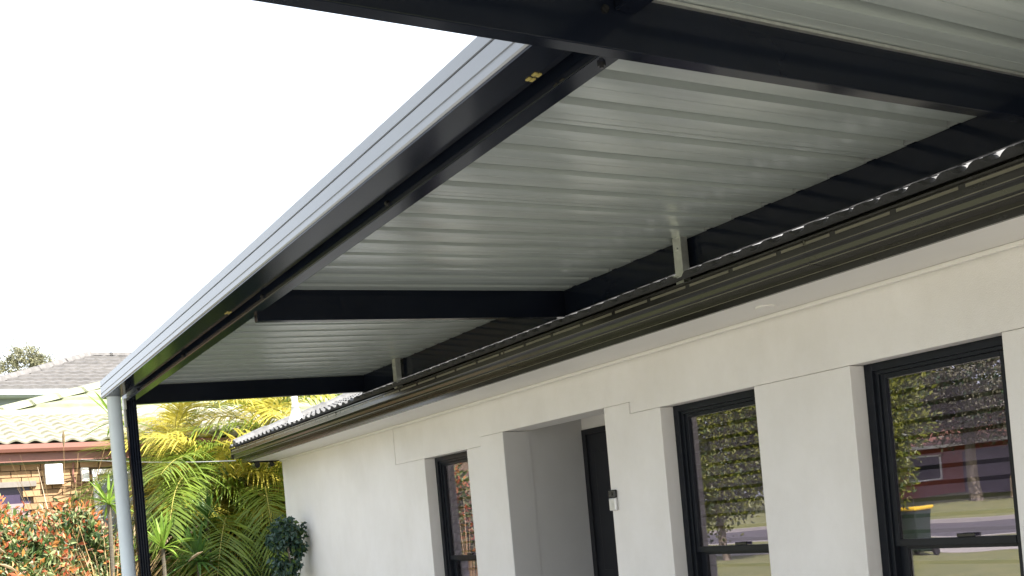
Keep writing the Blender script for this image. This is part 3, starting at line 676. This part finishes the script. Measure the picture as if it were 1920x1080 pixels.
# golden cane palms
def frond_mesh(seed, L=1.9, arch=.9, nl=48, ll=.6, m='py'):
    rg = random.Random(seed); b = MB(); pts = []
    for k in range(15):
        s = k/14; pts.append(Vector((L*(s*.62+.30*s*s), 0, L*(s*.85-arch*s*s*.86))))
    b.tube(pts, [.013*(1-.8*k/14) for k in range(15)], 5, mi=1)
    def at(s):
        x = s*14; i = min(13, int(x)); return pts[i].lerp(pts[i+1], x-i), (pts[i+1]-pts[i]).normalized()
    for i in range(nl):
        s = .2+.8*i/(nl-1)
        p, d = at(s)
        ln = ll*(.55+.75*math.sin(math.pi*min(1, (s-.12)*1.0)))*rg.uniform(.88, 1.1)*(1 if s < .9 else .75)
        upv = Vector((0, 1, 0)).cross(d).normalized()*-1
        for sg in (-1, 1):
            q = (d*(.55+.5*s)+Vector((0, sg*1.0, 0))+upv*rg.uniform(.05, .6)).normalized()
            sd = q.cross(upv).normalized(); w_ = .0105+.004*rg.random(); vs = []
            for k in range(5):
                t = k/4; pp = p+q*ln*t+Vector((0, 0, -ln*(.25+.45*((i*7) % 5)/5)*t*t)); ww = w_*(math.sin(math.pi*(.18+.80*t))**.8) if k < 4 else .001
                vs += [pp-sd*ww, pp+sd*ww]
            b.add(vs, [(2*k, 2*k+1, 2*k+3, 2*k+2) for k in range(4)])
    return b.mesh('frond', [M[m], M['pr']])
FM = {}
for m in ('py', 'pg', 'pd'):
    FM[m] = [frond_mesh(hash(m) % 97*0+i*13+{'py':1,'pg':2,'pd':3}[m], 1.9+.2*i, .8+.18*i, 48, .60, m) for i in range(3)]
def palm(loc, h, nf, mix, label, seed, sc=1.0, canes=2):
    t = thing('cane_palm', label, 'palm', loc, 'golden cane palms in the garden bed'); rg = random.Random(seed)
    for c in range(canes):
        ox, oy = (0, 0) if c == 0 else (rg.uniform(-.25, .25), rg.uniform(-.2, .2)); hh = h*(1 if c == 0 else rg.uniform(.6, .85))
        MB().tube([(ox*.4, oy*.4, 0), (ox*.7, oy*.7, hh*.5), (ox, oy, hh)], [.055, .048, .038], 10).build('trunk', M['cane'], t)
        n = nf if c == 0 else nf*2//3
        for i in range(n):
            m = rg.choices(('py', 'pg', 'pd'), mix)[0]
            o = link('frond', rg.choice(FM[m]), t); o.location = (ox, oy, hh-.05); s = sc*rg.uniform(.75, 1.1)
            rz = i*2.399+rg.uniform(-.4, .4); s *= .62 if (loc[0] < 3.5 and math.cos(rz) < -.3) else 1
            o.scale = (s, s, s); o.rotation_euler = (rg.uniform(-.25, .25), rg.uniform(-.55, .35), rz)
palm((4.35, 13.0, 0), 2.1, 12, (2, 5, 2), 'cane palm with green fronds close to the house corner', 1, .9, 3)
palm((3.75, 13.3, 0), 2.3, 13, (4, 4, 0), 'cane palm with yellow-green fronds in the middle of the clump', 2, .9, 3)
palm((3.35, 13.6, 0), 2.4, 12, (6, 2, 0), 'yellow cane palm nearest the black post', 3, .62, 3)
palm((4.7, 14.0, 0), 3.1, 12, (5, 3, 0), 'tall yellow cane palm seen above the house gutter', 5, .85, 2)
palm((3.45, 14.0, 0), 3.0, 12, (5, 3, 0), 'tall yellow cane palm rising behind the clump towards the carport roof', 9, .68, 2)
palm((3.95, 12.35, 0), .8, 10, (0, 4, 6), 'short dark cane palm low in the shade by the corner', 6, .7, 2)
palm((3.30, 12.9, 0), 1.35, 11, (3, 5, 1), 'low arching cane palm before the grey paling fence', 7, .58, 2)

# topiary ficus at the corner of the house
fi = thing('ficus', 'small blue-green ficus tree in front of the white wall corner', 'tree', (3.74, 10.7, 0)); fi.scale = (.88, .88, 1.0)
MB().tube([(-.04, 0, 0), (-.01, 0, .8), (.03, 0, 1.2), (.0, 0, 1.62)], [.022, .019, .016, .01], 8).build('trunk', M['bark'], fi)
MB().tube([(.03, 0, 1.15), (.1, 0, 1.35), (.16, 0, 1.5)], [.01, .008, .005], 6).build('limb', M['bark'], fi)
ap = []; 
for i, (cx, cz, r0) in enumerate(((-.04, 1.60, .13), (.12, 1.54, .12), (-.14, 1.50, .09), (.02, 1.66, .09), (-.08, 1.22, .12), (.06, 1.20, .08), (.14, 1.40, .06))):
    p, nn, _ = clumps(16, 17, (cx, 0, cz), (r0, r0*1.2, r0*.85), 90+i, .34, .55); ap.append(p)
ap = np.concatenate(ap)
link('crown', leaves_mesh('crown', ap, .07, [M['fic'], M['lg']], (np.random.default_rng(3).random(len(ap)) < .25).astype(int), 8, .7, .6), fi)

# paling fence behind the palms
fe = thing('paling_fence', 'weathered dark grey paling fence behind the palms', 'fence', (2.9, 14.9-.75, 0))
pm = BX(0, .098, 0, .016, 0, 1).mesh('paling', M['fence']); rg = random.Random(2)
for i in range(36):
    o = link('paling', pm, fe); o.location = (i*.103, rg.uniform(-.004, .004), .02); o.scale = (1, 1, 2.30+rg.uniform(-.015, .015))
for z in (.4, 1.2, 2.0): BX(0, 3.7, .02, .06, z, z+.08).build('rail', M['fence'], fe)

# ------------------------------------------------------------------ what the windows reflect: street side
def round_tree(name, label, loc, crown, rad, seed, n_cl, grp, mats, ls=.12, trunk_r=.11):
    t = thing(name, label, 'tree', loc, grp); rg = random.Random(seed)
    MB().tube([(0,0,0), (.06,0,crown*.5), (0,0,crown)], [trunk_r, trunk_r*.8, trunk_r*.4], 10).build('trunk', M['bark'], t)
    for i in range(6):
        a = i*1.05; MB().tube([(0, 0, crown*.45), (math.cos(a)*rad[0]*.35, math.sin(a)*rad[1]*.35, crown*.8), (math.cos(a)*rad[0]*.7, math.sin(a)*rad[1]*.7, crown*1.1)], [.05, .035, .012], 6).build('limb', M['bark'], t)
    p, nn, _ = clumps(n_cl, 60, (0, 0, crown), rad, seed, .10, .4)
    link('crown', leaves_mesh('crown', p, ls, mats, (np.random.default_rng(seed).random(len(p)) < .3).astype(int), seed+1, .1, .5, nn*.6), t)
LM = [M['lilly'], M['lilly2']]
round_tree('street_tree', 'yellow-green leafy tree on the front lawn, reflected in the largest window', (-9.5, 14.0, 0), 3.3, (1.1, 1.2, 2.3), 101, 260, 'leafy trees on the front lawn', LM)
round_tree('street_tree', 'yellow-green leafy tree on the front lawn, reflected in the middle window', (-9.5, 18.6, 0), 3.2, (1.7, 1.9, 2.4), 102, 420, 'leafy trees on the front lawn', LM)
round_tree('gum_tree', 'tall gum tree across the street, reflected in the largest window', (-33, 27, .5), 5.6, (3.5, 6.0, 2.9), 103, 620, 'gum trees across the street', [M['lgum2'], M['ld']], .2, .3)
round_tree('gum_tree', 'tall gum tree across the street beside the red house, seen only in reflection', (-34, 38, .6), 6.8, (4.0, 6.0, 3.4), 104, 420, 'gum trees across the street', [M['lgum'], M['ld']], .2, .3)
bn = thing('wheelie_bin', 'dark wheelie bin with yellow lid on the lawn, reflected in the largest window', 'bin', (-9.9, 13.35, 0))
MB().add([(-.22,-.22,.08),(.22,-.22,.08),(.22,.22,.08),(-.22,.22,.08),(-.29,-.28,.98),(.29,-.28,.98),(.29,.28,.98),(-.29,.28,.98)], [(3,2,1,0),(4,5,6,7),(0,1,5,4),(1,2,6,5),(2,3,7,6),(3,0,4,7)]).build('body', M['binb'], bn, bevel=.03)
BX(-.32, .32, -.31, .31, .98, 1.06).build('lid', M['binl'], bn, bevel=.03)
for s in (-1, 1): MB().tube([(-.24, s*.22, .1), (-.24, s*.27, .1)], .1, 16).build('wheel', M['rub'], bn)
oh = thing('red_brick_house', 'red brick house across the street, seen reflected in the largest window', 'house', (-38, 27, .8))
BX(-8, 0, -9, 9, 0, 2.6).build('wall', M['rbrick'], oh)
orf = MB().add([(.7,-9.7,2.5),(.7,9.7,2.5),(-4,6,4.6),(-4,-6,4.6),(-8.7,9.7,2.5),(-8.7,-9.7,2.5)], [(0,1,2,3),(1,4,2),(4,5,3,2),(5,0,3)]); orf.build('roof', M['rtile'], oh)
BX(.62, .74, -9.7, 9.7, 2.4, 2.56).build('gutter', M['whitep'], oh)
for y in (-6, 6):
    f_ = BX(.0, .05, y-.9, y+.9, .8, 2.1).build('window', M['whitep'], oh); BX(.05, .056, y-.8, y+.8, .88, 2.02).build('pane', M['wframe'], f_)
BX(.0, .06, -1.0, 3.8, 0, 2.1).build('garage_door', M['vshade'], oh)
ff = thing('side_fence', 'tan steel fence panel beside the red house across the street', 'fence', (-34, 24.2, .6))
MB().prism([(0, 0), (1.8, 0), (1.8, .9), (0, 1.5)], 0, .05, axis='x').build('panel', M['tfence'], ff)
